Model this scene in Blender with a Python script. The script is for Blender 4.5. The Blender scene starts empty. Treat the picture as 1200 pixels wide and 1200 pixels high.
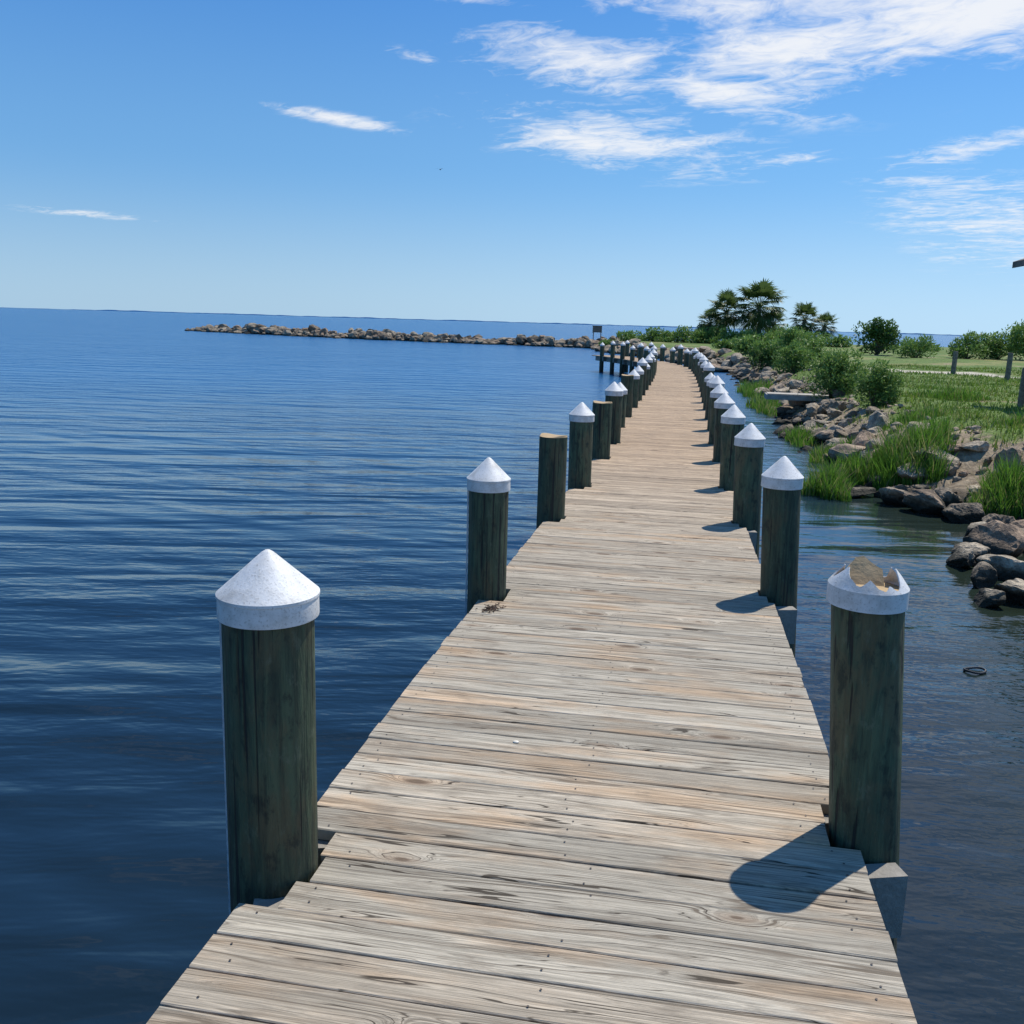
import bpy, math, random
import numpy as np
from mathutils import Vector, Matrix
random.seed(7); R=np.random.RandomState(11)
scene=bpy.context.scene
scene.view_settings.view_transform='Standard'
try: scene.view_settings.look='None'
except Exception: pass
scene.view_settings.exposure=0
COL=scene.collection
DECK=0.85

# ---------------------------------------------------------------- helpers
def new_obj(name,mesh,parent=None,loc=(0,0,0)):
    o=bpy.data.objects.new(name,mesh); COL.objects.link(o); o.location=loc
    if parent: o.parent=parent
    return o
def mesh_from(name,v,f,mats=(),smooth=False,attr=None,fm=None):
    me=bpy.data.meshes.new(name)
    me.from_pydata([tuple(p) for p in v],[],[tuple(q) for q in f])
    for m in mats: me.materials.append(m)
    if fm is not None: me.polygons.foreach_set('material_index',fm)
    if smooth: me.polygons.foreach_set('use_smooth',[True]*len(me.polygons))
    if attr is not None:
        for k,a in attr.items():
            at=me.attributes.new(k,'FLOAT','POINT'); at.data.foreach_set('value',np.asarray(a,dtype=np.float32))
    me.update(); return me
class MB:
    def __init__(s): s.v=[];s.f=[];s.a=[];s.m=[];s.n=0
    def add(s,v,f,a=0.0,m=0):
        v=np.asarray(v,float); s.v.append(v)
        for q in f: s.f.append(tuple(int(i)+s.n for i in q)); s.m.append(m)
        s.a.append(np.full(len(v),a) if np.isscalar(a) else np.asarray(a)); s.n+=len(v)
    def box(s,c,h,a=0.0,m=0,rot=None,bev=0.0):
        sx,sy,sz=h
        v=np.array([[i*sx,j*sy,k*sz] for k in(-1,1) for j in(-1,1) for i in(-1,1)],float)
        if rot is not None: v=v@np.array(rot).T
        s.add(v+np.array(c),[(0,2,3,1),(4,5,7,6),(0,1,5,4),(1,3,7,5),(3,2,6,7),(2,0,4,6)],a,m)
    def tube(s,p0,p1,r0,r1,n=6,a=0.0,m=0):
        p0=np.array(p0,float);p1=np.array(p1,float);d=p1-p0;d/=np.linalg.norm(d)+1e-9
        t=np.cross(d,[0,0,1.0]) if abs(d[2])<.95 else np.cross(d,[1.0,0,0]); t/=np.linalg.norm(t);b=np.cross(d,t)
        an=np.arange(n)/n*2*math.pi
        ring=np.cos(an)[:,None]*t+np.sin(an)[:,None]*b
        v=np.vstack([p0+ring*r0,p1+ring*r1])
        f=[(i,(i+1)%n,n+(i+1)%n,n+i) for i in range(n)]+[tuple(range(n,2*n))]
        s.add(v,f,a,m)
    def mesh(s,name,mats,smooth=False):
        return mesh_from(name,np.vstack(s.v),s.f,mats,smooth,{'rnd':np.concatenate(s.a)},s.m)

def sock(nt,i,v):
    if isinstance(v,bpy.types.NodeSocket): nt.links.new(v,i)
    elif v is not None: i.default_value=v
def M(nt,op,a,b=None,c=None,clamp=False):
    n=nt.nodes.new('ShaderNodeMath'); n.operation=op; n.use_clamp=clamp
    sock(nt,n.inputs[0],a); sock(nt,n.inputs[1],b)
    if c is not None: sock(nt,n.inputs[2],c)
    return n.outputs[0]
def SS(nt,x,lo,hi,a=0.0,b=1.0):
    n=nt.nodes.new('ShaderNodeMapRange'); n.interpolation_type='SMOOTHSTEP'
    sock(nt,n.inputs[0],x); n.inputs[1].default_value=lo;n.inputs[2].default_value=hi;n.inputs[3].default_value=a;n.inputs[4].default_value=b
    return n.outputs[0]
def COMB(nt,x,y,z):
    n=nt.nodes.new('ShaderNodeCombineXYZ'); sock(nt,n.inputs[0],x);sock(nt,n.inputs[1],y);sock(nt,n.inputs[2],z); return n.outputs[0]
def SEP(nt,v):
    n=nt.nodes.new('ShaderNodeSeparateXYZ'); nt.links.new(v,n.inputs[0]); return n.outputs
def NOISE(nt,vec,scale=1.0,detail=4.0,rough=.5,dist=0.0):
    n=nt.nodes.new('ShaderNodeTexNoise'); nt.links.new(vec,n.inputs['Vector'])
    n.inputs['Scale'].default_value=scale;n.inputs['Detail'].default_value=detail;n.inputs['Roughness'].default_value=rough;n.inputs['Distortion'].default_value=dist
    return n.outputs[0]
def MIX(nt,f,a,b):
    n=nt.nodes.new('ShaderNodeMix'); n.data_type='RGBA'
    sock(nt,n.inputs[0],f)
    for i,c in ((6,a),(7,b)):
        if isinstance(c,bpy.types.NodeSocket): nt.links.new(c,n.inputs[i])
        else: n.inputs[i].default_value=(c[0],c[1],c[2],1)
    return n.outputs[2]
def MUL(nt,c,f):
    n=nt.nodes.new('ShaderNodeVectorMath'); n.operation='SCALE'; nt.links.new(c,n.inputs[0]); sock(nt,n.inputs[3],f); return n.outputs[0]
def MAT(name,rough=.8):
    m=bpy.data.materials.new(name); m.use_nodes=True; nt=m.node_tree
    b=nt.nodes['Principled BSDF']; b.inputs['Roughness'].default_value=rough
    return m,nt,b
def GEO(nt): return nt.nodes.new('ShaderNodeNewGeometry').outputs['Position']
def OBJC(nt): return nt.nodes.new('ShaderNodeTexCoord').outputs['Object']
def ATTR(nt,n='rnd'):
    a=nt.nodes.new('ShaderNodeAttribute'); a.attribute_name=n; return a.outputs['Fac']
def BUMP(nt,b,h,dist=.01,strength=1.0):
    n=nt.nodes.new('ShaderNodeBump'); n.inputs['Strength'].default_value=strength;n.inputs['Distance'].default_value=dist
    nt.links.new(h,n.inputs['Height']); nt.links.new(n.outputs[0],b.inputs['Normal'])

# ---------------------------------------------------------------- materials
def mat_planks():
    m,nt,b=MAT('weathered_planks',.85)
    x,y,z=SEP(nt,GEO(nt)); r=ATTR(nt)
    px=M(nt,'ADD',x,M(nt,'MULTIPLY',r,37.0))
    v=nt.nodes.new('ShaderNodeTexVoronoi'); v.voronoi_dimensions='2D'; v.inputs['Scale'].default_value=1.0
    nt.links.new(COMB(nt,M(nt,'MULTIPLY',px,1.25),M(nt,'MULTIPLY',y,3.6),0.0),v.inputs['Vector'])
    d=v.outputs['Distance']; cr=SEP(nt,v.outputs['Color'])[0]
    on=M(nt,'GREATER_THAN',cr,.5)
    kn=M(nt,'MULTIPLY',on,M(nt,'EXPONENT',M(nt,'MULTIPLY',M(nt,'MULTIPLY',d,d),-85.0)))
    kr=SS(nt,cr,.5,1.0,.035,.085)
    core=M(nt,'MULTIPLY',on,SS(nt,M(nt,'DIVIDE',d,kr),.4,1.0,1,0))
    lown=NOISE(nt,COMB(nt,M(nt,'MULTIPLY',px,.9),M(nt,'MULTIPLY',y,11.0),r),1,3,.5)
    g=M(nt,'ADD',M(nt,'ADD',M(nt,'MULTIPLY',y,26.0),M(nt,'MULTIPLY',lown,5.5)),M(nt,'MULTIPLY',kn,3.6))
    ring=NOISE(nt,COMB(nt,M(nt,'MULTIPLY',px,.35),M(nt,'MULTIPLY',g,2.5),r),1,4,.72)
    line=SS(nt,ring,.38,.62)
    dark=SS(nt,ring,.44,.33)
    fine=NOISE(nt,COMB(nt,M(nt,'MULTIPLY',px,3.0),M(nt,'MULTIPLY',y,210.0),0.0),1,4,.65)
    crk=NOISE(nt,COMB(nt,M(nt,'MULTIPLY',px,1.3),M(nt,'MULTIPLY',g,4.2),9.0),1,2,.55)
    crack=SS(nt,crk,.615,.665)
    patch=NOISE(nt,COMB(nt,M(nt,'MULTIPLY',px,1.3),M(nt,'MULTIPLY',y,6.0),r),1,4,.6)
    warm=M(nt,'ADD',M(nt,'MULTIPLY',SS(nt,patch,.45,.70),.8),M(nt,'MULTIPLY',SS(nt,r,.6,1.0),.2),clamp=True)
    far=SS(nt,y,3.5,14.0)
    warm=M(nt,'MAXIMUM',warm,M(nt,'MULTIPLY',far,.9))
    c=MIX(nt,warm,(.42,.375,.295),(.45,.315,.195))
    c=MUL(nt,c,M(nt,'MULTIPLY_ADD',line,.42,.68))
    c=MUL(nt,c,M(nt,'MULTIPLY_ADD',SS(nt,fine,.3,.7),.6,.66))
    c=MUL(nt,c,M(nt,'MULTIPLY_ADD',M(nt,'FRACT',M(nt,'MULTIPLY',r,5.7)),.30,.84))
    c=MIX(nt,M(nt,'MULTIPLY',dark,.65),c,(.11,.078,.05))
    blot=NOISE(nt,COMB(nt,M(nt,'MULTIPLY',px,4.0),M(nt,'MULTIPLY',y,12.0),1.0),1,5,.7)
    c=MIX(nt,M(nt,'MULTIPLY',SS(nt,blot,.50,.68),.5),c,(.19,.155,.115))
    c=MIX(nt,M(nt,'MULTIPLY',crack,.9),c,(.04,.03,.02))
    c=MIX(nt,M(nt,'MULTIPLY',SS(nt,kn,.3,.9),.35),c,(.25,.155,.09))
    c=MIX(nt,M(nt,'MULTIPLY',core,.78),c,(.10,.065,.04))
    nt.links.new(c,b.inputs['Base Color'])
    BUMP(nt,b,M(nt,'ADD',fine,ring),.0035,1.0); b.inputs['Specular IOR Level'].default_value=.25
    return m
def mat_beam():
    m,nt,b=MAT('beam_wood',.85); p=GEO(nt)
    n=NOISE(nt,p,9,5,.6); n2=NOISE(nt,p,60,3,.6); c=MIX(nt,n,(.13,.12,.10),(.36,.33,.28)); c=MUL(nt,c,M(nt,'MULTIPLY_ADD',n2,.6,.7)); nt.links.new(c,b.inputs['Base Color']); BUMP(nt,b,n2,.004); return m
def mat_piling():
    m,nt,b=MAT('treated_piling_wood',.72)
    x,y,z=SEP(nt,OBJC(nt)); rr=nt.nodes.new('ShaderNodeObjectInfo').outputs['Random']
    s=M(nt,'MULTIPLY',rr,20.0)
    st=NOISE(nt,COMB(nt,M(nt,'MULTIPLY',x,38.0),M(nt,'MULTIPLY',y,38.0),M(nt,'MULTIPLY_ADD',z,2.6,s)),1,4,.68,.6)
    pa=NOISE(nt,COMB(nt,M(nt,'MULTIPLY',x,8.0),M(nt,'MULTIPLY',y,8.0),M(nt,'MULTIPLY_ADD',z,3.0,s)),1,4,.65)
    pb=NOISE(nt,COMB(nt,M(nt,'MULTIPLY',x,18.0),M(nt,'MULTIPLY',y,18.0),M(nt,'MULTIPLY_ADD',z,9.0,s)),1,5,.7)
    ck=SS(nt,NOISE(nt,COMB(nt,M(nt,'MULTIPLY',x,48.0),M(nt,'MULTIPLY',y,48.0),M(nt,'MULTIPLY_ADD',z,.9,s)),1,2,.5),.62,.67)
    c=MIX(nt,SS(nt,st,.3,.7),(.018,.036,.020),(.080,.118,.060))
    c=MIX(nt,M(nt,'MULTIPLY',SS(nt,pa,.46,.62),.6),c,(.115,.092,.042))
    c=MIX(nt,M(nt,'MULTIPLY',SS(nt,pb,.56,.68),.42),c,(.15,.18,.115))
    c=MIX(nt,M(nt,'MULTIPLY',SS(nt,pb,.47,.34),.78),c,(.010,.020,.012))
    c=MUL(nt,c,M(nt,'MULTIPLY_ADD',rr,.4,.72))
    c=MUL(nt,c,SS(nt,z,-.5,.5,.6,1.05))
    c=MIX(nt,M(nt,'MULTIPLY',ck,.85),c,(.008,.008,.007))
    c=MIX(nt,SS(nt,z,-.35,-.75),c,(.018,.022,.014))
    nt.links.new(c,b.inputs['Base Color'])
    BUMP(nt,b,M(nt,'SUBTRACT',M(nt,'ADD',st,M(nt,'MULTIPLY',pb,.5)),ck),.009,.9); return m
def mat_endgrain():
    m,nt,b=MAT('piling_end_wood',.85)
    n=NOISE(nt,OBJC(nt),25,4,.6); nt.links.new(MIX(nt,n,(.30,.20,.10),(.52,.38,.21)),b.inputs['Base Color']); BUMP(nt,b,n,.005); return m
def mat_cap():
    m,nt,b=MAT('white_plastic_cap',.55)
    o=OBJC(nt); n=NOISE(nt,o,11,5,.68); n2=NOISE(nt,o,150,2,.5); n3=NOISE(nt,o,34,4,.7)
    c=MIX(nt,SS(nt,n,.40,.72),(.70,.695,.67),(.50,.485,.445))
    c=MIX(nt,M(nt,'MULTIPLY',SS(nt,n3,.56,.72),.35),c,(.38,.37,.33))
    c=MIX(nt,M(nt,'MULTIPLY',SS(nt,n2,.58,.68),.5),c,(.30,.28,.25))
    nt.links.new(c,b.inputs['Base Color']); BUMP(nt,b,M(nt,'ADD',n,M(nt,'MULTIPLY',n2,.25)),.004,.6); return m
def mat_simple(name,ca,cb,scale=10,rough=.8,bump=.004,world=True):
    m,nt,b=MAT(name,rough); n=NOISE(nt,GEO(nt) if world else OBJC(nt),scale,5,.6)
    nt.links.new(MIX(nt,SS(nt,n,.3,.7),ca,cb),b.inputs['Base Color'])
    if bump: BUMP(nt,b,n,bump)
    return m
def mat_rock(name='rock',k=1.0):
    m,nt,b=MAT(name,.9); p=GEO(nt); r=ATTR(nt)
    n=NOISE(nt,p,3.5,5,.65); n2=NOISE(nt,p,24,4,.65)
    c=MIX(nt,SS(nt,r,.1,.9),(.42,.35,.25),(.24,.185,.125))
    c=MIX(nt,M(nt,'MULTIPLY',SS(nt,M(nt,'FRACT',M(nt,'MULTIPLY',r,7.3)),.65,.95),.7),c,(.36,.235,.15))
    c=MUL(nt,c,M(nt,'MULTIPLY_ADD',SS(nt,n,.25,.75),.9*k,.40*k))
    c=MUL(nt,c,M(nt,'MULTIPLY_ADD',SS(nt,n2,.3,.7),.6,.65))
    z=SEP(nt,p)[2]
    c=MIX(nt,SS(nt,M(nt,'ADD',z,M(nt,'MULTIPLY',n,.25)),.36,.22),c,(.026,.024,.014))
    nt.links.new(c,b.inputs['Base Color'])
    BUMP(nt,b,M(nt,'ADD',n,M(nt,'MULTIPLY',n2,.4)),.08,1.0); return m
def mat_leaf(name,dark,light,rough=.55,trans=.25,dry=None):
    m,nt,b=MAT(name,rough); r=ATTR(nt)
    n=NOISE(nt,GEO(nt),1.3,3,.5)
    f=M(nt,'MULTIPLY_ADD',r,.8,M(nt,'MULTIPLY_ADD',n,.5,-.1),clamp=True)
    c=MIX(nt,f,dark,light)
    if dry: c=MIX(nt,M(nt,'MULTIPLY',SS(nt,M(nt,'ADD',M(nt,'FRACT',M(nt,'MULTIPLY',r,13.0)),M(nt,'MULTIPLY_ADD',n,1.2,-.6)),.76,.92),.75),c,dry)
    nt.links.new(c,b.inputs['Base Color'])
    b.inputs['Specular IOR Level'].default_value=.3
    t=nt.nodes.new('ShaderNodeBsdfTranslucent'); nt.links.new(MUL(nt,c,1.3),t.inputs[0])
    mx=nt.nodes.new('ShaderNodeMixShader'); mx.inputs[0].default_value=trans
    nt.links.new(b.outputs[0],mx.inputs[1]); nt.links.new(t.outputs[0],mx.inputs[2])
    nt.links.new(mx.outputs[0],nt.nodes['Material Output'].inputs[0]); return m
def mat_ground():
    m,nt,b=MAT('ground',.95); p=GEO(nt); x,y,z=SEP(nt,p)
    g=ATTR(nt,'grass'); n=NOISE(nt,p,1.2,6,.65); n2=NOISE(nt,p,9,5,.65); n3=NOISE(nt,p,.25,4,.6)
    sand=MIX(nt,SS(nt,n2,.3,.7),(.16,.115,.07),(.37,.29,.19))
    gr=MIX(nt,SS(nt,n2,.3,.7),(.045,.085,.012),(.13,.20,.028))
    gr=MIX(nt,M(nt,'MULTIPLY',SS(nt,n3,.50,.64),.6),gr,(.25,.22,.08))
    f=SS(nt,M(nt,'ADD',g,M(nt,'MULTIPLY_ADD',n,1.5,-.75)),.24,.46)
    c=MIX(nt,f,sand,gr)
    rd=M(nt,'ABSOLUTE',M(nt,'SUBTRACT',M(nt,'ADD',M(nt,'ADD',x,y),M(nt,'MULTIPLY',n,2.5)),51.0))
    rm=M(nt,'MULTIPLY',SS(nt,rd,2.2,1.2),SS(nt,x,6.5,9.0))
    c=MIX(nt,rm,c,MIX(nt,n2,(.38,.33,.25),(.52,.47,.37)))
    c=MIX(nt,SS(nt,z,.28,.1),c,(.035,.03,.02))
    nt.links.new(c,b.inputs['Base Color']); BUMP(nt,b,M(nt,'ADD',n,n2),.06,.7); return m
def mat_water():
    m,nt,b=MAT('water',.06); p=GEO(nt); x,y,z=SEP(nt,p)
    a=math.radians(14)
    xr=M(nt,'ADD',M(nt,'MULTIPLY',x,math.cos(a)),M(nt,'MULTIPLY',y,math.sin(a)))
    yr=M(nt,'SUBTRACT',M(nt,'MULTIPLY',y,math.cos(a)),M(nt,'MULTIPLY',x,math.sin(a)))
    s1=NOISE(nt,COMB(nt,M(nt,'MULTIPLY',xr,.20),M(nt,'MULTIPLY',yr,1.15),0.0),1,2,.5,.4)
    s2=NOISE(nt,COMB(nt,M(nt,'MULTIPLY',xr,.9),M(nt,'MULTIPLY',yr,3.6),2.0),1,3,.55,.3)
    a2=math.radians(-20)
    xq=M(nt,'ADD',M(nt,'MULTIPLY',x,math.cos(a2)),M(nt,'MULTIPLY',y,math.sin(a2)))
    yq=M(nt,'SUBTRACT',M(nt,'MULTIPLY',y,math.cos(a2)),M(nt,'MULTIPLY',x,math.sin(a2)))
    s4=NOISE(nt,COMB(nt,M(nt,'MULTIPLY',xq,.45),M(nt,'MULTIPLY',yq,1.5),4.0),1,1,.5,.2)
    s3=NOISE(nt,COMB(nt,M(nt,'MULTIPLY',x,5.5),M(nt,'MULTIPLY',y,12.0),5.0),1,2,.5)
    s0=NOISE(nt,COMB(nt,M(nt,'MULTIPLY',xr,.05),M(nt,'MULTIPLY',yr,.16),7.0),1,3,.55)
    left=SS(nt,x,-2.5,2.5,1.0,.45)
    dq=M(nt,'SQRT',M(nt,'ADD',M(nt,'MULTIPLY',x,x),M(nt,'MULTIPLY',y,y)))
    farw=SS(nt,dq,12.0,70.0,1.0,2.4)
    calm=SS(nt,s0,.35,.62,.55,1.25)
    h=M(nt,'ADD',M(nt,'MULTIPLY',s1,.115),M(nt,'MULTIPLY',s4,.055))
    h=M(nt,'MULTIPLY',M(nt,'ADD',h,M(nt,'MULTIPLY',s2,M(nt,'MULTIPLY',calm,.026))),left)
    h=M(nt,'ADD',h,M(nt,'MULTIPLY',s3,M(nt,'MULTIPLY_ADD',SS(nt,s0,.38,.6),.008,.001)))
    h=M(nt,'MULTIPLY',h,farw)
    n=nt.nodes.new('ShaderNodeBump'); n.inputs['Strength'].default_value=1; n.inputs['Distance'].default_value=1.0
    nt.links.new(h,n.inputs['Height']); nt.links.new(n.outputs[0],b.inputs['Normal'])
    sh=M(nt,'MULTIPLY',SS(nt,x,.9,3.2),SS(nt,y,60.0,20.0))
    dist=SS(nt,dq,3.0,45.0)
    c=MIX(nt,dist,(.007,.017,.028),(.010,.085,.21))  # far blue paints the reflected sky into the base colour
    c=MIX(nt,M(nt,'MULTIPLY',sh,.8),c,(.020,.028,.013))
    nt.links.new(c,b.inputs['Base Color'])
    b.inputs['IOR'].default_value=1.333
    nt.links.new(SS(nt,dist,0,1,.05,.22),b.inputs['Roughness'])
    return m
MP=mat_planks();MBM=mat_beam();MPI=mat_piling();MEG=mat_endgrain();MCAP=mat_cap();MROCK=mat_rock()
MNAIL=mat_simple('nail_metal',(.03,.025,.02),(.07,.05,.04),200,.6,0)
MSTRIP=mat_simple('pale_plastic_strip',(.35,.42,.46),(.55,.6,.62),30,.5,0)
MGREY=mat_simple('grey_post_wood',(.10,.085,.065),(.22,.19,.15),12,.85,.005)
MCONC=mat_simple('concrete',(.30,.27,.22),(.46,.42,.36),6,.9,.01)
MBARK=mat_simple('palm_bark',(.10,.08,.06),(.22,.18,.14),8,.9,.03)
MTWIG=mat_simple('twig_bark',(.08,.06,.04),(.16,.13,.09),20,.9,.005)
MROOF=mat_simple('roof_shingle',(.10,.085,.07),(.20,.17,.14),5,.9,.01)
MBLACK=mat_simple('black_rubber',(.01,.01,.01),(.03,.03,.03),50,.5,0)
MSHELL=mat_simple('shell',(.6,.55,.45),(.75,.7,.6),60,.6,.001)
MDEB=mat_simple('dry_weed',(.03,.02,.015),(.12,.07,.04),60,.9,.003)
ML_PALM=mat_leaf('palm_leaf',(.03,.055,.016),(.13,.19,.05),.5,.25)
ML_DARK=mat_leaf('shrub_leaf_dark',(.03,.06,.014),(.10,.19,.035))
ML_LIGHT=mat_leaf('shrub_leaf_light',(.05,.11,.02),(.22,.34,.08))
ML_GRASS=mat_leaf('grass_blade',(.045,.11,.012),(.15,.31,.035),.6,.35,(.30,.26,.12))
ML_LAWN=mat_leaf('lawn_blade',(.06,.11,.014),(.19,.29,.04),.7,.3,(.32,.28,.12))

# ---------------------------------------------------------------- land
SHORE=[(60,-15),(15,-3),(7.5,3.5),(3.6,6.6),(3.0,8.2),(3.1,9.6),(3.35,11.3),(4.0,13.2),(3.1,14.6),(2.3,15.6),(2.3,18.3),(2.1,24),(2.15,34),(2.0,45),(1.8,56),(1.0,64),(-3,76),(-8,90),(-9,100),(-8,106),(5,112),(20,125),(45,135),(90,120),(170,100),(170,-15)]
SP=np.array(SHORE,float)
def sdf(x,y):
    x=np.asarray(x,float);y=np.asarray(y,float)
    d=np.full(x.shape,1e9);ins=np.zeros(x.shape,bool);n=len(SP)
    for i in range(n):
        a=SP[i];b=SP[(i+1)%n];e=b-a
        t=np.clip(((x-a[0])*e[0]+(y-a[1])*e[1])/(e@e),0,1)
        d=np.minimum(d,np.hypot(x-a[0]-t*e[0],y-a[1]-t*e[1]))
        c=((a[1]>y)!=(b[1]>y)); xx=a[0]+(y-a[1])*(e[0])/(e[1] if abs(e[1])>1e-9 else 1e-9)
        ins^=(c&(x<xx))
    return np.where(ins,d,-d)
def wob(x,y,s=1.0):
    return (np.sin(x*1.7*s+np.sin(y*1.1*s)*1.3)+np.sin(y*2.1*s+1.3+np.sin(x*.9*s)*1.7)+.6*np.sin((x+y)*3.3*s+2)+.4*np.sin((x-1.6*y)*5.1*s))/3.0
def hgt(x,y):
    d=sdf(x,y)+.25*wob(x,y,1.3)
    t=np.clip((d+.5)/3.4,0,1); t=t*t*(3-2*t)
    z=-.45+t*1.42+.07*wob(x,y,.8)*np.clip(d,0,1)+np.clip((d-3)/25,0,1)*.15
    return np.where(d<-.5,np.maximum(-1.6,-.45+(d+.5)*.4),z)
def grassiness(x,y):
    d=sdf(x,y); off=1.0+.8*np.exp(-((y-12)/4.0)**2); return np.clip((d-off)/1.7,0,1)*(.68+.38*wob(x,y,.45))
gx=np.concatenate([np.arange(-90,-12,2),np.arange(-12,22,.28),np.arange(22,200,3)])
gy=np.concatenate([np.arange(-40,4,2),np.arange(4,60,.3),np.arange(60,200,1.5)])
X,Y=np.meshgrid(gx,gy); Z=hgt(X,Y); nx=len(gx);ny=len(gy)
V=np.stack([X.ravel(),Y.ravel(),Z.ravel()],1)
I=np.arange(nx*ny).reshape(ny,nx)
F=np.stack([I[:-1,:-1].ravel(),I[:-1,1:].ravel(),I[1:,1:].ravel(),I[1:,:-1].ravel()],1)
me=mesh_from('ground',V,F.tolist(),[mat_ground()],True,{'grass':grassiness(X,Y).ravel()})
new_obj('ground',me)
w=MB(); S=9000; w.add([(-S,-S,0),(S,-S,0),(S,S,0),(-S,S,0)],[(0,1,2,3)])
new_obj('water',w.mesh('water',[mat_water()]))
# faint far shoreline, aerial haze painted into its blue colour
fs=MB(); vs=[];ff=[]; N=500
for i in range(N+1):
    a=math.radians(-52+104*i/N); az=math.degrees(a)
    d=5200; hh=3.2+1.0*math.sin(i*.21)+.7*math.sin(i*.83+1)+random.uniform(0,1.6)
    if az<-33: hh*=max(.3,1-(-33-az)/6)
    hh=max(hh,1.2)
    vs+= [(d*math.sin(a),d*math.cos(a),-1),(d*math.sin(a),d*math.cos(a),hh),((d+60)*math.sin(a),(d+60)*math.cos(a),hh*.9)]
for i in range(N):
    k=i*3; ff+=[(k,k+3,k+4,k+1),(k+1,k+4,k+5,k+2)]
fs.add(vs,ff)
new_obj('distant_shoreline',fs.mesh('distant_shoreline',[mat_simple('distant_trees_hazed',(.22,.42,.62),(.28,.48,.66),.02,1,0)]))

# ---------------------------------------------------------------- pier path
PATH=np.array([(-.245,.4),(-.245,10),(-.245,25),(-.32,33),(-.55,39),(-1.2,43.5),(-2.3,47.5),(-3.5,50.6),(-4.3,52.2)],float)
def catm(P,n=40):
    out=[]
    Q=np.vstack([2*P[0]-P[1],P,2*P[-1]-P[-2]])
    for i in range(1,len(Q)-2):
        for t in np.linspace(0,1,n,endpoint=False):
            p0,p1,p2,p3=Q[i-1:i+3]
            out.append(.5*((2*p1)+(-p0+p2)*t+(2*p0-5*p1+4*p2-p3)*t*t+(-p0+3*p1-3*p2+p3)*t**3))
    out.append(P[-1]); return np.array(out)
C=catm(PATH,60); seg=np.hypot(*np.diff(C,axis=0).T); AL=np.concatenate([[0],np.cumsum(seg)])
def at(s):
    p=np.array([np.interp(s,AL,C[:,0]),np.interp(s,AL,C[:,1])])
    q=np.array([np.interp(s+.1,AL,C[:,0]),np.interp(s+.1,AL,C[:,1])]);o=np.array([np.interp(s-.1,AL,C[:,0]),np.interp(s-.1,AL,C[:,1])])
    t=q-o;t/=np.linalg.norm(t); return p,t,np.array([t[1],-t[0]])
def halfw(y): return float(np.interp(y,[0,4,8,12,40],[.895,.89,.83,.79,.77]))
PIL=[(-1.13,2.44,.79,.132,1,-1.13),(.615,3.04,.80,.112,2,.68),
     (-1.10,5.42,.655,.118,1,-1.10),(.63,5.92,.69,.113,1,.665),
     (-1.05,7.85,.66,.118,0,-1.05),(.575,8.15,.67,.115,1,.60),
     (-.995,9.55,.67,.118,1,-.99),(.52,9.95,.68,.112,1,.54),
     (-.97,11.7,.65,.12,0,-.97),(.51,11.95,.67,.115,1,.53),
     (-.95,13.3,.67,.118,1,-.95),(.50,13.75,.67,.115,1,.51)]
L=AL[-1]; s=15.0; k=0
while s<L-.1:
    p,t,n=at(s); hw=halfw(p[1])-.05
    for sg in(-1,1):
        q=p+n*sg*(hw+.03)+t*(0.25 if sg>0 else 0)
        cap=0 if (k,sg) in((1,-1),(4,1)) else 1
        PIL.append((q[0],q[1],.62+.09*math.sin(k*2.3+sg),.113,cap,q[0]))
    s+=1.9+.15*math.sin(k*1.7); k+=1
deck_e=bpy.data.objects.new('boardwalk_pier',None); COL.objects.link(deck_e)
pl=MB(); nails=MB(); s=.02
while s<L:
    wd=.138+random.uniform(-.004,.004); p,t,n=at(s+wd/2)
    hw=halfw(p[1])+random.uniform(-.003,.003)+(.006 if random.random()<.06 else 0); hl=hw+random.uniform(-.002,.002)
    y0=p[1]; lo,hi=-hl,hw
    for (xt,yp,h,r,cp,xb) in PIL:
        rel=np.array([xb,yp])-p; u=rel@n; vv=rel@t
        if abs(vv)<r+wd/2+.006:
            q=max(0,abs(vv)-wd/2*.75); ex=math.sqrt(max(0,(r+.012)**2-q*q)) if q<r+.012 else 0
            if ex>0:
                if u<0: lo=max(lo,u+ex)
                else: hi=min(hi,u-ex)
    ns=12; rr=random.random(); zc=DECK+random.uniform(-.0012,.0012); th=.038; g0=random.choice([.0010,.0015,.0022,.0032]); hb=wd/2-g0; e=.003
    cup=random.uniform(-.0012,.0015); skew=random.uniform(-.0012,.0012)
    prof=[(-hb,-th),(-hb,-e),(-hb+e,0),(0,cup),(hb-e,0),(hb,-e),(hb,-th)]
    vv=[];m=len(prof); ph=random.uniform(0,6)
    for i in range(ns+1):
        a=lo+(hi-lo)*i/ns
        for jj,(b_,zz) in enumerate(prof):
            wv=.0010*math.sin(ph+i*.9+(jj>3)*2)+skew*a
            q=p+n*a+t*(b_+wv); vv.append((q[0],q[1],zc+zz+.0008*math.sin(ph+i*.5)))
    fc=[]
    for i in range(ns):
        for j in range(m):
            j2=(j+1)%m; fc.append((i*m+j,i*m+j2,(i+1)*m+j2,(i+1)*m+j))
    fc.append(tuple(range(m))[::-1]); fc.append(tuple(ns*m+j for j in range(m)))
    pl.add(vv,[f[::-1] for f in fc],rr)
    if y0<14:
        for a in(lo+.08,hi-.08,-.02+(lo+hi)/2):
            for b_ in(-.035,.035):
                if random.random()<.12: continue
                q=p+n*(a+random.uniform(-.02,.02))+t*(b_+random.uniform(-.01,.01))
                nr=.0036;nn=7
                nails.add([(q[0]+nr*math.cos(z_*2*math.pi/nn),q[1]+nr*math.sin(z_*2*math.pi/nn),zc+.0026) for z_ in range(nn)],[tuple(range(nn))])
    s+=wd+.001
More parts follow.
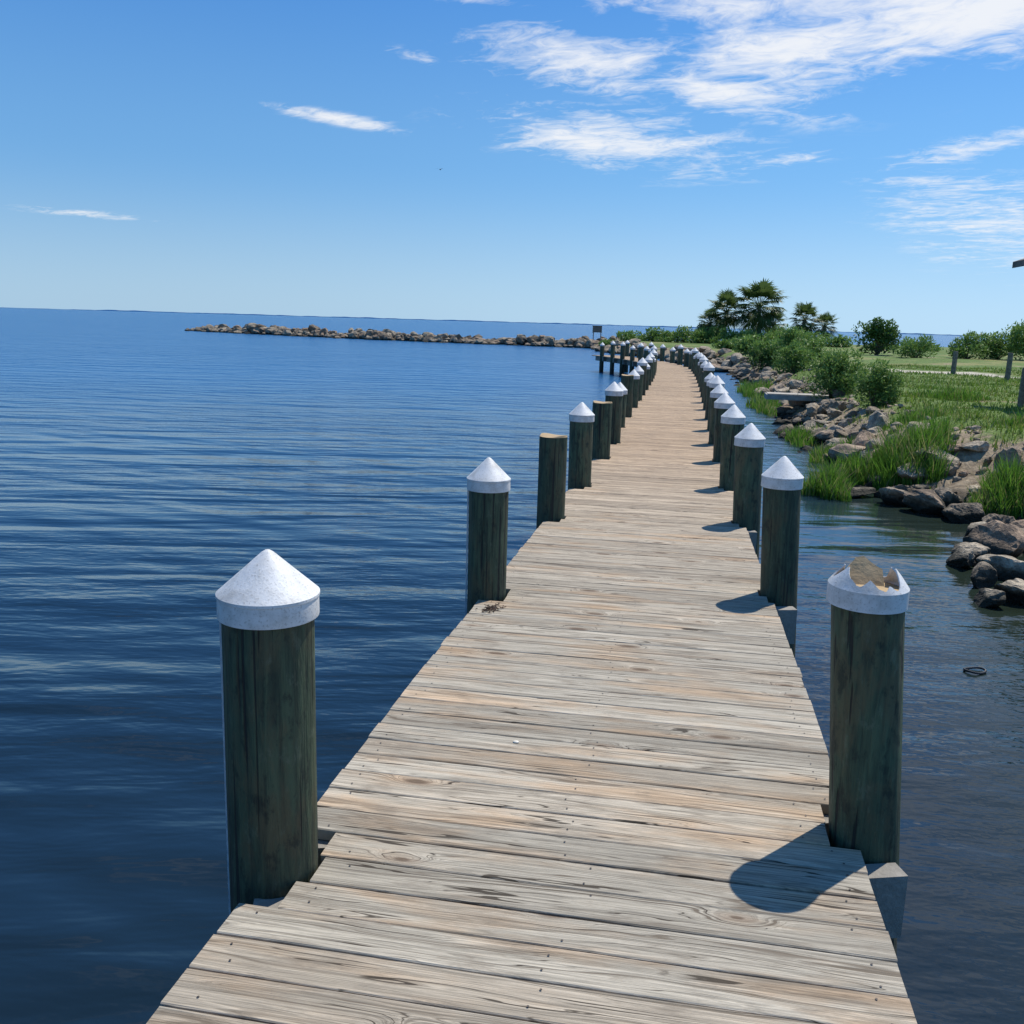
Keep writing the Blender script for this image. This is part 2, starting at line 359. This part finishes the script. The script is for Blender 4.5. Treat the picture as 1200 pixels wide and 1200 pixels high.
new_obj('planks',pl.mesh('planks',[MP]),deck_e)
new_obj('nails',nails.mesh('nails',[MNAIL]),deck_e)
bm_=MB()
for off in(-.62,0,.62):
    for i in range(0,len(C)-1,6):
        j=min(i+6,len(C)-1); a=C[i];b=C[j];d=b-a;ln=np.linalg.norm(d);t=d/ln;n=np.array([t[1],-t[0]])
        hwv=halfw(a[1])/.9; c=(a+b)/2+n*off*hwv
        ang=math.atan2(-t[0],t[1]); rot=[[math.cos(ang),-math.sin(ang),0],[math.sin(ang),math.cos(ang),0],[0,0,1]]
        bm_.box((c[0],c[1],DECK-.04-.125),(.035,ln/2+.01,.12),0,0,rot)
for i in range(0,len(PIL)-1,2):
    a=np.array([PIL[i][5],PIL[i][1]]);b=np.array([PIL[i+1][5],PIL[i+1][1]]);d=b-a;ln=np.linalg.norm(d);t=d/ln
    up=np.array([-t[1],t[0]]); c=(a+b)/2
    for sg in(-1,1):
        cc=c+up*sg*.165; ang=math.atan2(t[1],t[0]); rot=[[math.cos(ang),-math.sin(ang),0],[math.sin(ang),math.cos(ang),0],[0,0,1]]
        bm_.box((cc[0],cc[1],DECK-.15),(ln/2+.045,.038,.108),0,0,rot)
new_obj('beams',bm_.mesh('beams',[MBM]),deck_e)

# ---------------------------------------------------------------- pilings
def piling(i,xt,y,h,r,cap,xb):
    b=MB(); n=36; z0=-1.9; nz=24
    rs=np.random.RandomState(i+50)
    ph=rs.uniform(0,6,6)
    top=h+.03
    vs=[]
    for k in range(nz+1):
        z=z0+(top-z0)*k/nz
        for j in range(n):
            a=j/n*2*math.pi
            rr=r*(1+.014*math.sin(2*a+ph[0]+z)+.012*math.sin(5*a+ph[1]+z*.6)+.010*math.sin(9*a+ph[2])+.006*math.sin(4*z+3*a+ph[4])-.04*max(0,math.cos(a-ph[3]))**60)
            vs.append((rr*math.cos(a)+(xt-xb)*(z/max(h,.1)),rr*math.sin(a),z))
    f=[(k*n+j,k*n+(j+1)%n,(k+1)*n+(j+1)%n,(k+1)*n+j) for k in range(nz) for j in range(n)]
    b.add(vs,f,0,0)
    topring=[vs[nz*n+j] for j in range(n)]
    cx=(xt-xb)*(top/max(h,.1))
    if cap==0:
        tv=[(cx+(p[0]-cx)*.95,p[1]*.95,p[2]+.008+.01*math.sin(j*.35+ph[0])) for j,p in enumerate(topring)]+[(cx,0,top+.012)]
        b.add(topring+tv,[(j,(j+1)%n,n+(j+1)%n,n+j) for j in range(n)]+[(n+j,n+(j+1)%n,2*n) for j in range(n)],0,1)
    if cap==1:
        R_=r+.009; zs=h-.012; n2=48
        tl=rs.uniform(-.012,.012,2)
        ct=[(R_+.001,zs),(R_+.002,zs+.004),(R_+.001,zs+.058),(R_+.004,zs+.060),(R_+.004,zs+.068),(R_*.965,zs+.076),(R_*.5,zs+.135),(R_*.12,zs+.184),(R_*.05,zs+.190),(.002,zs+.191)]
        cv=[]
        for(q,zz) in ct:
            for j in range(n2):
                a=j/n2*2*math.pi; cv.append((cx+q*math.cos(a)+tl[0]*(zz-zs)*2,q*math.sin(a)+tl[1]*(zz-zs)*2,zz))
        m=len(ct)
        for j in range(n2):
            a=j/n2*2*math.pi; cv.append((cx+(r+.001)*math.cos(a),(r+.001)*math.sin(a),zs+.001))
        f=[(k*n2+j,k*n2+(j+1)%n2,(k+1)*n2+(j+1)%n2,(k+1)*n2+j) for k in range(m-1) for j in range(n2)]
        f+=[tuple((m-1)*n2+j for j in range(n2))]
        f+=[(m*n2+j,m*n2+(j+1)%n2,(j+1)%n2,j) for j in range(n2)]
        b.add(cv,f,0,2)
    if cap==2:
        R_=r+.008; zs=h-.02; n2=120
        jag=[]
        def dd(a,c0): return abs(((a-c0)+math.pi)%(2*math.pi)-math.pi)
        for j in range(n2):
            a=j/n2*2*math.pi
            t=.012+.005*math.sin(3*a+1)+.003*math.sin(11*a)
            t+=.060*max(0,1-dd(a,3.60)/.60)
            t+=.062*max(0,1-dd(a,5.90)/.50)
            t+=.040*max(0,1-dd(a,2.5)/.4)
            t+=.050*max(0,1-dd(a,.5)/.40)
            t+=.026*max(0,1-dd(a,4.55)/.25)
            t+=.018*max(0,1-dd(a,5.15)/.15)
            jag.append(max(.002,t)+rs.uniform(0,.0015))
        cv=[]
        for lvl in range(6):
            for j in range(n2):
                a=j/n2*2*math.pi
                if lvl==0: q,zz=R_+.002,zs
                elif lvl==1: q,zz=R_+.002,zs+.060
                elif lvl==2: q,zz=R_-jag[j]*.60,zs+.062+jag[j]*.85
                elif lvl==3: q,zz=R_-jag[j]*.60-.003,zs+.062+jag[j]*.85-.003
                elif lvl==4: q,zz=R_-.006,zs+.056
                else: q,zz=R_-.006,zs+.02
                cv.append((cx+q*math.cos(a),q*math.sin(a),zz))
        f=[(k*n2+j,k*n2+(j+1)%n2,(k+1)*n2+(j+1)%n2,(k+1)*n2+j) for k in range(5) for j in range(n2)]
        b.add(cv,f,0,2)
        tv=topring+[(cx,0,top+.004)]
        b.add(tv,[(j,(j+1)%n,n) for j in range(n)],0,1)
        # broken-off fragment of the cap's wooden core lying tilted inside
        ft=[(-.066,0),(-.062,.038),(-.030,.078),(-.004,.084),(.026,.062),(.052,.050),(.056,0)]
        m=len(ft)
        bv=[(cx-.003+u,.020+v_*.7,top+v_) for u,v_ in ft]+[(cx-.003+u*.9,.075+v_*.2,top+v_*.93) for u,v_ in ft]
        b.add(bv,[tuple(range(m))[::-1],tuple(range(m,2*m))]+[(j,j+1,m+j+1,m+j) for j in range(m-1)],0,1)
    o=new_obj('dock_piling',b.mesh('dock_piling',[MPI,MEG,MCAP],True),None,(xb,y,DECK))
    md=o.modifiers.new('es','EDGE_SPLIT'); md.split_angle=math.radians(26)
    if i in(0,2):
        st=MB(); a=math.radians(190); q=r+.004
        st.box((q*math.cos(a),q*math.sin(a),(h-.02-1.5)/2),(.004,.012,(h-.02+1.5)/2),0,0,[[math.cos(a),-math.sin(a),0],[math.sin(a),math.cos(a),0],[0,0,1]])
        new_obj('plastic_strip',st.mesh('plastic_strip',[MSTRIP]),o)
    return o
for i,P in enumerate(PIL): piling(i,*P)

# ---------------------------------------------------------------- rocks
def ico(sub):
    import bmesh
    bm=bmesh.new(); bmesh.ops.create_icosphere(bm,subdivisions=sub,radius=1)
    v=np.array([x.co[:] for x in bm.verts]); f=[[y.index for y in x.verts] for x in bm.faces]; bm.free(); return v/np.linalg.norm(v,axis=1)[:,None],f
ICO={2:ico(2),3:ico(3),4:ico(4)}
def rock(mb,pos,size,sub=3,flat=.7):
    v,f=ICO[sub]; k=R.randint(7,12)
    nrm=R.normal(size=(k,3)); nrm/=np.linalg.norm(nrm,axis=1)[:,None]
    dd=R.uniform(.5,1.0,k)
    dots=v@nrm.T; rad=np.where(dots>.05,dd[None,:]/np.maximum(dots,.05),9).min(1); rad=np.minimum(rad,1.4)
    p=v*rad[:,None]
    p*=1+.06*np.sin(p[:,[1,2,0]]*8+R.uniform(0,6,3))
    if sub>=3: p+=R.normal(size=p.shape)*.010
    sc=np.array([1,R.uniform(.5,.9),R.uniform(.38,.8)*flat/.7])*size
    p=p*sc; a=R.uniform(0,6.28); tl=R.uniform(-.5,.5)
    rx=np.array([[1,0,0],[0,math.cos(tl),-math.sin(tl)],[0,math.sin(tl),math.cos(tl)]])
    rz=np.array([[math.cos(a),-math.sin(a),0],[math.sin(a),math.cos(a),0],[0,0,1]])
    mb.add(p@(rz@rx).T+np.array(pos),f,R.uniform())
def along(P,s):
    P=np.array(P,float);sg=np.hypot(*np.diff(P,axis=0).T);al=np.concatenate([[0],np.cumsum(sg)])
    s=s*al[-1]; x=np.interp(s,al,P[:,0]);y=np.interp(s,al,P[:,1]);i=min(np.searchsorted(al,s,'right')-1,len(P)-2)
    t=(P[i+1]-P[i])/sg[i]; return np.array([x,y]),np.array([t[1],-t[0]])
rk=MB()
SH=SHORE[3:15]
for i in range(900):
    s=R.uniform()**1.3; p,n=along(SH,s)
    q=p+n*R.uniform(-.3,2.0)
    if sdf(q[0],q[1])<-.5: continue
    sz=R.uniform(.09,.22) if R.uniform()<.74 else R.uniform(.22,.36)
    z=float(hgt(q[0],q[1])); rock(rk,(q[0],q[1],z+sz*.14),sz,3)
for i in range(1500):
    s=R.uniform()**1.8; p,n=along(SH,s); q=p+n*R.uniform(-.25,2.6); sz=R.uniform(.03,.09)
    rock(rk,(q[0],q[1],float(hgt(q[0],q[1]))+sz*.2),sz,2)
for (x,y,sz) in[(3.45,10.3,.27),(3.62,11.3,.36),(3.25,9.4,.22),(3.95,11.9,.40),(4.1,12.7,.34),(3.9,13.5,.30),(3.55,14.0,.32),(3.15,14.5,.27),(2.75,14.95,.22),(4.5,11.6,.42),(3.2,8.5,.25),(4.0,10.4,.4),(3.9,14.6,.3),(3.3,15.1,.25),(3.75,12.5,.25),(3.05,9.9,.16),(3.1,10.7,.2),(3.25,10.95,.17),(2.95,9.2,.14)]:
    rock(rk,(x,y,max(.05,float(hgt(x,y)))+sz*.10),sz,4)
for i in range(140):
    p,n=along(SHORE[14:20],R.uniform()); q=p+n*R.uniform(-.3,2.5); sz=R.uniform(.3,.7); rock(rk,(q[0],q[1],max(.1,float(hgt(q[0],q[1])))),sz,2)
new_obj('shoreline_rocks',rk.mesh('shoreline_rocks',[MROCK]))
bw=MB(); BP=[(-6,102.5),(-20,105),(-35,109),(-50,116),(-68,126)]
for i in range(1000):
    s=R.uniform(); p,n=along(BP,s); o=R.normal()*1.25; q=p+n*o
    hh=(.92+.22*math.sin(s*19)+.18*math.sin(s*41+1))*max(0,1-abs(o)/3.2)
    if s>.93: hh*=(1-s)/.07
    if .28<s<.5: hh*=.85
    sz=R.uniform(.28,.8); rock(bw,(q[0],q[1],hh*R.uniform(.2,1)-.1),sz,2)
rock(bw,(-46,114.0,1.05),.75,3,1.0)
new_obj('rock_breakwater',bw.mesh('rock_breakwater',[mat_rock('breakwater_rock',.78)]))
cs=MB(); cs.box((3.3,27.9,.62),(1.0,.36,.07),0,0); cs.box((3.3,27.9,.70),(.96,.33,.012),0,0)
new_obj('concrete_slab',cs.mesh('concrete_slab',[MCONC]))

# ---------------------------------------------------------------- vegetation
def blades(mb,xs,ys,zs,hs,ws,lean,seg=2):
    for x,y,z,h,w_ in zip(xs,ys,zs,hs,ws):
        a=R.uniform(0,6.28); l=lean*R.uniform(.1,1)*h; b=R.uniform(0,6.28)
        dx,dy=math.cos(a)*w_,math.sin(a)*w_; lx,ly=math.cos(b)*l,math.sin(b)*l
        if seg==2:
            mb.add([(x-dx,y-dy,z),(x+dx,y+dy,z),(x+dx*.7+lx*.3,y+dy*.7+ly*.3,z+h*.55),(x-dx*.7+lx*.3,y-dy*.7+ly*.3,z+h*.55),(x+lx,y+ly,z+h)],[(0,1,2,3),(3,2,4)],R.uniform())
        else: mb.add([(x-dx,y-dy,z),(x+dx,y+dy,z),(x+lx,y+ly,z+h)],[(0,1,2)],R.uniform())
lw=MB()
n=95000; d=8+40*R.uniform(size=n)**1.3; az=R.uniform(-.02,.44,n); lx=d*np.sin(az+.02)+1.0; ly=d*np.cos(az)
tuft=np.clip(wob(lx,ly,2.3),-1,1); bare=wob(lx,ly,.9)
ok=(grassiness(lx,ly)+.25*tuft+.25*bare+.22*R.normal(size=n)>.40)&(sdf(lx,ly)>.8)&~((np.abs(lx+ly-50)<2.2)&(lx>7))
lx,ly,tuft=lx[ok],ly[ok],tuft[ok]
blades(lw,lx,ly,hgt(lx,ly)-.02,R.uniform(.03,.12,len(lx))*(1+.9*np.clip(tuft,0,1)),R.uniform(.005,.011,len(lx))*(1+np.hypot(lx,ly)/25),.8,1)
new_obj('lawn_grass',lw.mesh('lawn_grass',[ML_LAWN]))
def clump(cx,cy,rx,ry,h,n):
    mb=MB(); a=R.uniform(0,6.28,n);q=np.sqrt(R.uniform(size=n)); wv=1+.25*np.sin(3*a+cx*5)+.15*np.sin(7*a+cy)
    xs=cx+rx*q*wv*np.cos(a);ys=cy+ry*q*wv*np.sin(a)
    hs=h*(1-.5*q**2)*R.uniform(.45,1.15,n)*(1+.3*wob(xs,ys,3.5))
    blades(mb,xs,ys,np.maximum(hgt(xs,ys)-.03,-.05),hs,R.uniform(.004,.009,n)*(1+cy/30),.6,2)
    new_obj('tall_grass_clump',mb.mesh('tall_grass_clump',[ML_GRASS]))
for a in[(3.5,16.1,.85,.6,.78,3600),(2.30,15.0,.36,.45,.52,1500),(4.5,14.1,.42,.42,.62,1700),(2.95,19.2,.45,.7,.40,1100),(2.75,22.3,.45,1.0,.4,1100),(2.6,31,.5,2.2,.5,1200),(2.7,38,.6,2.5,.6,1100),(4.6,19.8,.6,.5,.32,800),(5.9,17.6,.5,.4,.3,600),(6.3,24.0,.8,.6,.35,700)]: clump(*a)
def bush(name,cx,cy,r,h,n,mat,ls=.04,z=None,obj=True,mb=None,nl=13):
    mb=mb or MB(); z0=float(hgt(cx,cy)) if z is None else z
    lobes=[]
    for i in range(nl):
        a=R.uniform(0,6.28);q=R.uniform(.0,.68)*r; lz=z0+h*R.uniform(.22,.80)*(1-.4*(q/r)); lr=r*R.uniform(.22,.44)
        lobes.append((cx+q*math.cos(a),cy+q*math.sin(a),lz,lr,min(lr,h*.28)))
        mb.tube((cx+R.uniform(-.05,.05),cy,z0-.05),(cx+q*math.cos(a),cy+q*math.sin(a),lz),.012+.012*h,.005,5,.5,1)
    lobes.append((cx,cy,z0+h*.25,r*.8,h*.28)); lobes.append((cx,cy,z0+h*.25,r*.8,h*.28))
    for i in range(n):
        lo=lobes[R.randint(len(lobes))]; dv=R.normal(size=3);dv/=np.linalg.norm(dv); q=R.uniform(.4,1.0)**.6*(1.0 if R.uniform()<.85 else R.uniform(1.05,1.45))
        p=np.array(lo[:3])+dv*np.array([lo[3],lo[3],lo[4]])*q
        if p[2]<z0: continue
        t=R.normal(size=3)+dv*.7+np.array([0,0,.6]);t/=np.linalg.norm(t); s=np.cross(t,R.normal(size=3));s/=np.linalg.norm(s)
        l=ls*R.uniform(.7,1.6);w_=l*.30
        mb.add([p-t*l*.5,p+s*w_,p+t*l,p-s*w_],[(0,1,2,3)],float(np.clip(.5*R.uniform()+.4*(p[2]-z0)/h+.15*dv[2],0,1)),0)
    if obj: new_obj(name,mb.mesh(name,[mat,MTWIG]))
    return mb
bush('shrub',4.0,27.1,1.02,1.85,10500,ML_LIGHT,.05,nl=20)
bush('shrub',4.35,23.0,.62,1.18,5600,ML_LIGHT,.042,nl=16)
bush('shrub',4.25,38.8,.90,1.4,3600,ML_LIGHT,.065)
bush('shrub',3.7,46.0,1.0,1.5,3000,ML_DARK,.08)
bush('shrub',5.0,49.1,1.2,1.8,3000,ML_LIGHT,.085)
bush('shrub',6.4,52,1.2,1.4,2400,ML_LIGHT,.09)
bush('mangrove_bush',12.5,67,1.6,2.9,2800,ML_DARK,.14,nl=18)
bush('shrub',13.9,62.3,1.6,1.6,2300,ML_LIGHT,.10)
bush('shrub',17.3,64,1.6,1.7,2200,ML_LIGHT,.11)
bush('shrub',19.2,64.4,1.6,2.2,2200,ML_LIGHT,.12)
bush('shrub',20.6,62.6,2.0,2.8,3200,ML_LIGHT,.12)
th=MB()
for (x,y,r,h) in[(-7.5,98,1.6,.8),(-5.4,97,1.8,1.1),(-3.4,96,1.9,1.5),(-1.6,95,1.9,1.1),(-.2,94,1.9,1.7),(1.2,92,1.8,1.2),(2.4,93,1.8,1.9),(3.6,90,1.9,1.5),(5.2,88,1.8,1.3),(7.6,88,1.9,1.4),(9.5,91,2.0,1.7),(11.5,92,2.0,1.5),(13.6,92,1.8,1.2),(1.8,97,1.7,2.1),(6,96,2.2,2.0),(8.5,95,2.2,2.0),(10.5,96,2.2,1.7),(3.0,72,1.3,.9),(4.6,70,1.5,1.1),(6.5,71,1.5,.9),(3.8,63,1.2,1.0),(5.2,60,1.3,1.0),(15,80,1.6,.8),(19,82,1.8,.7),(24,84,1.8,.9),(28,88,2,1.0)]:
    bush('',x,y,r,h,950,None,.17,obj=False,mb=th)
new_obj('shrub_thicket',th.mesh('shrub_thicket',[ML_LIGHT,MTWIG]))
def palm(x,y,zc,cr,nf=46):
    z0=float(hgt(x,y)); e=bpy.data.objects.new('palm_tree',None); COL.objects.link(e); e.location=(x,y,z0)
    H=zc-z0-.1*cr; tr=MB(); lean=R.uniform(-.12,.12); pts=[]
    for i in range(9): pts.append((lean*(i/8)**2*H,0,H*i/8-.1))
    for i in range(8):
        rr=.20-.03*i/8; tr.tube(pts[i],pts[i+1],rr,rr*.93+(.02 if i%2 else 0),9)
    for i in range(22):
        a=i*2.4; zz=H*(.55+.45*i/22); c=np.array([lean*(zz/H)**2*H,0,zz])
        tr.tube(c,c+np.array([math.cos(a)*.28,math.sin(a)*.28,.22]),.045,.02,4)
    new_obj('trunk',tr.mesh('trunk',[MBARK]),e)
    cr_=MB(); top=np.array([lean*H,0,H])
    for i in range(nf):
        a=i*2.39996+R.uniform(-.2,.2); el=math.radians(-58+138*((i+.5)/nf)+R.uniform(-8,8)); d=np.array([math.cos(a)*math.cos(el),math.sin(a)*math.cos(el),math.sin(el)])
        L_=cr*R.uniform(.38,.62); hub=top+d*L_; cr_.tube(top,hub,.025,.014,4,.6,0)
        side=np.cross(d,[0,0,1.0]);side/=np.linalg.norm(side)+1e-6; upv=np.cross(side,d)
        sh=float(np.clip(.2+.6*(el+1)/2.4+R.uniform(-.3,.3),0,1)); nlf=19
        for k in range(nlf):
            f=(k-(nlf-1)/2)/((nlf-1)/2)*math.radians(108)
            dl=d*math.cos(f)+side*math.sin(f); ll=cr*.46*(1-.25*abs(f)/1.8)*R.uniform(.8,1.15)
            mid=hub+dl*ll*.5+upv*.05*abs(math.sin(f))*cr; tip=hub+dl*ll+np.array([0,0,-.2*ll])
            w_=np.cross(dl,upv); w_=w_/(np.linalg.norm(w_)+1e-6)*.024*cr
            cr_.add([hub,mid+w_,tip,mid-w_],[(0,1,2,3)],sh)
    new_obj('crown',cr_.mesh('crown',[ML_PALM]),e)
palm(6.6,91.5,4.8,3.0,60)
palm(3.5,94,4.2,2.4,46)
palm(2.0,95.5,3.1,1.8,34)
palm(10.7,95.3,3.7,2.0,38)
palm(12.7,95.6,3.1,1.7,32)
palm(8.2,97,3.2,1.8,30)

# ---------------------------------------------------------------- posts, sign, pavilion
def post(x,y,h,r):
    mb=MB(); z=float(hgt(x,y)); mb.tube((0,0,-.3),(0.01,0,h-.02),r,r*.96,12); mb.tube((0.01,0,h-.02),(0.012,0,h),r*.96,r*.82,12)
    new_obj('fence_post',mb.mesh('fence_post',[MGREY]),None,(x,y,z))
post(9.8,37.8,.85,.09); post(10.95,35.4,.92,.09); post(7.33,22.6,.85,.07)
sg=MB(); sg.tube((-.4,0,-.6),(-.4,0,1.35),.05,.05,8);sg.tube((.4,0,-.6),(.4,0,1.35),.05,.05,8); sg.box((0,-.07,1.0),(.5,.02,.36)); sg.box((0,-.095,1.33),(.54,.03,.03)); sg.box((0,-.095,.67),(.54,.03,.03))
new_obj('wooden_sign',sg.mesh('wooden_sign',[MGREY]),None,(-9.5,103.3,1.0))
pv=bpy.data.objects.new('picnic_pavilion',None); COL.objects.link(pv); px,py=7.10,23.6; gz=1.1
rf=MB(); x0,x1,y0,y1=px,px+6,py-5,py; zt=4.12; rz=5.2; xm=(x0+x1)/2
def slab(p,th=.14):
    p=[np.array(q,float) for q in p]; v=p+[q-np.array([0,0,th]) for q in p]
    rf.add(v,[(0,1,2,3),(7,6,5,4),(0,4,5,1),(1,5,6,2),(2,6,7,3),(3,7,4,0)])
slab([(x0,y0,zt),(xm,y0,rz),(xm,y1,rz),(x0,y1,zt)]); slab([(xm+.002,y0,rz),(x1,y0,zt),(x1,y1,zt),(xm+.002,y1,rz)])
new_obj('roof',rf.mesh('roof',[MROOF]),pv)
pp=MB()
for x in(x0+.9,x1-.6):
    for y in(y0+.5,y1-.8): pp.box((x,y,(gz+zt)/2),(.08,.08,(zt-gz)/2+.3))
for x in(x0+.9,x1-.6): pp.box((x,(y0+y1)/2,zt+.13),(.07,2.3,.09))
new_obj('posts',pp.mesh('posts',[MGREY]),pv)

# small things
def torus_loop():
    mb=MB(); n=28; pts=[]
    for i in range(n):
        a=i/n*2*math.pi; q=.062*(1+.12*math.sin(2*a+.5)+.06*math.sin(3*a)); pts.append(np.array([q*1.15*math.cos(a),q*math.sin(a),.012+.004*math.sin(2*a)]))
    for i in range(n): mb.tube(pts[i],pts[(i+1)%n],.0085,.0085,6)
    new_obj('floating_rope_ring',mb.mesh('floating_rope_ring',[MBLACK]),None,(2.28,7.24,0))
torus_loop()
db=MB()
for i in range(45):
    c=np.array([-1.0+R.normal()*.025,5.12+R.normal()*.04,DECK+.005+abs(R.normal())*.005]); d=R.normal(size=3)*np.array([.018,.018,.005]); db.tube(c-d,c+d,.003,.0015,4)
new_obj('dried_seaweed',db.mesh('dried_seaweed',[MDEB]))
def shell(x,y,s):
    mb=MB(); v,f=ICO[2]; p=v*np.array([s,s*.75,s*.35]); p*=1+.05*np.sin(np.arctan2(p[:,1],p[:,0])*12)[:,None]; mb.add(p,f); new_obj('sea_shell',mb.mesh('sea_shell',[MSHELL],True),None,(x,y,DECK+s*.3))
shell(-.56,3.42,.013)
def bird():
    mb=MB(); mb.tube((0,-.13,0),(0,.0,0),.02,.055,8);mb.tube((0,0,0),(0,.14,.01),.055,.03,8);mb.tube((0,.14,.01),(0,.2,.01),.03,.008,6)
    for s in(-1,1): mb.add([(0,.07,.02),(s*.22,.10,.10),(s*.45,-.02,.04),(s*.2,-.06,.08),(0,-.05,.02)],[(0,1,3,4),(1,2,3)])
    mb.add([(-.02,-.12,0),(.02,-.12,0),(.05,-.22,0),(-.05,-.22,0)],[(0,1,2,3)])
    new_obj('bird',mb.mesh('bird',[MBLACK]),None,(-22.3,85,2.47+13.0))
bird()

# ---------------------------------------------------------------- light & sky
EL=60; AZ=33
sd=bpy.data.lights.new('sun','SUN'); sd.energy=5.0; sd.angle=math.radians(.53); sd.color=(1,.95,.87)
so=bpy.data.objects.new('sun',sd); COL.objects.link(so)
dv=Vector((math.sin(math.radians(AZ))*math.cos(math.radians(EL)),math.cos(math.radians(AZ))*math.cos(math.radians(EL)),math.sin(math.radians(EL))))
so.rotation_euler=dv.to_track_quat('Z','Y').to_euler()
W=bpy.data.worlds.new('World'); scene.world=W; W.use_nodes=True; nt=W.node_tree; bg=nt.nodes['Background']
sky=nt.nodes.new('ShaderNodeTexSky'); sky.sky_type='NISHITA'; sky.sun_disc=False; sky.sun_elevation=math.radians(EL); sky.sun_rotation=math.radians(AZ)
sky.air_density=1.0; sky.dust_density=.3; sky.ozone_density=1.0
tc=nt.nodes.new('ShaderNodeTexCoord').outputs['Generated']
x,y,z=SEP(nt,tc)
az=M(nt,'MULTIPLY',M(nt,'ARCTAN2',x,y),57.2958); el=M(nt,'MULTIPLY',M(nt,'ARCSINE',z),57.2958)
zc=M(nt,'MAXIMUM',M(nt,'ADD',z,.06),.03)
qx=M(nt,'DIVIDE',x,zc); qy=M(nt,'DIVIDE',y,zc)
a=math.radians(-24)
ur=M(nt,'ADD',M(nt,'MULTIPLY',qx,math.cos(a)),M(nt,'MULTIPLY',qy,math.sin(a)))
vr=M(nt,'SUBTRACT',M(nt,'MULTIPLY',qy,math.cos(a)),M(nt,'MULTIPLY',qx,math.sin(a)))
nA=NOISE(nt,COMB(nt,M(nt,'MULTIPLY',ur,1.5),M(nt,'MULTIPLY',vr,1.9),3.0),1,6,.66,.35)
nB=NOISE(nt,COMB(nt,M(nt,'MULTIPLY',ur,7.0),M(nt,'MULTIPLY',vr,9.0),4.0),1,4,.65,1.2)
BL=[(-6.6,14.4,6.6,1.6,-5,1.08),(1.5,12.7,5.6,1.2,-10,1.10),(6.0,14.6,8.5,2.1,8,1.15),(-5.0,10.3,7.8,1.5,-7,1.12),(-20.6,10.8,3.8,.34,-6,.92),(12.0,16.4,10.0,2.6,-6,1.25),(-2.0,17.2,8,1.1,-4,1.1),
    (15.0,9.6,5.2,.6,10,.98),(15.5,5.8,5.4,2.2,-12,.85),(5.2,9.25,2.4,.34,4,.95),(-16.5,14.2,1.6,.38,-5,.9),(-34.0,5.0,3.4,.2,-2,.66),(11.5,8.0,2.8,.3,0,.8),(-12,17,4,.4,-3,.9),
    (18,32,26,13,0,1.0),(-30,42,20,6,10,.5)]
mask=None
for(a0,e0,ra,re,ro,st) in BL:
    c_,s_=math.cos(math.radians(ro)),math.sin(math.radians(ro))
    da=M(nt,'SUBTRACT',az,a0); de=M(nt,'SUBTRACT',el,e0)
    u=M(nt,'ADD',M(nt,'MULTIPLY',da,c_/ra),M(nt,'MULTIPLY',de,s_/ra)); v=M(nt,'SUBTRACT',M(nt,'MULTIPLY',de,c_/re),M(nt,'MULTIPLY',da,s_/re))
    dd=M(nt,'ADD',M(nt,'MULTIPLY',u,u),M(nt,'MULTIPLY',v,v))
    k=M(nt,'MULTIPLY',M(nt,'EXPONENT',M(nt,'MULTIPLY',dd,-1.0)),st)
    mask=k if mask is None else M(nt,'MAXIMUM',mask,k)
dens=M(nt,'ADD',M(nt,'ADD',M(nt,'MULTIPLY',nA,1.75),M(nt,'MULTIPLY',nB,1.0)),M(nt,'MULTIPLY',mask,.58))
cl=SS(nt,dens,1.54,2.30)
cl=M(nt,'MULTIPLY',cl,SS(nt,mask,.05,.45))
cl=M(nt,'POWER',cl,.75)
es=SS(nt,el,0,9); es2=SS(nt,el,5,22); es3=SS(nt,el,20,80)
g=MIX(nt,es,(3.9,6.2,8.4),(1.75,4.5,8.3)); g=MIX(nt,es2,g,(.55,2.6,7.3)); g=MIX(nt,es3,g,(.50,1.55,3.9))
side=SS(nt,az,-35,25,.90,1.14); g=MUL(nt,g,side)
skc=MIX(nt,.90,sky.outputs[0],g)
c=MIX(nt,M(nt,'MULTIPLY',cl,.9),skc,(8.9,9.0,9.2))
nt.links.new(c,bg.inputs[0]); bg.inputs[1].default_value=.105

# ---------------------------------------------------------------- camera
cd=bpy.data.cameras.new('camera'); cam=bpy.data.objects.new('camera',cd); COL.objects.link(cam)
cd.sensor_width=36; cd.lens=33.24; cd.clip_end=20000; cd.clip_start=.05
cam.matrix_world=Matrix.Translation((0,0,DECK+1.62))@Matrix.Rotation(math.radians(10),4,'Z')@Matrix.Rotation(math.radians(90-11.35),4,'X')@Matrix.Rotation(math.radians(1.67),4,'Z')
scene.camera=cam
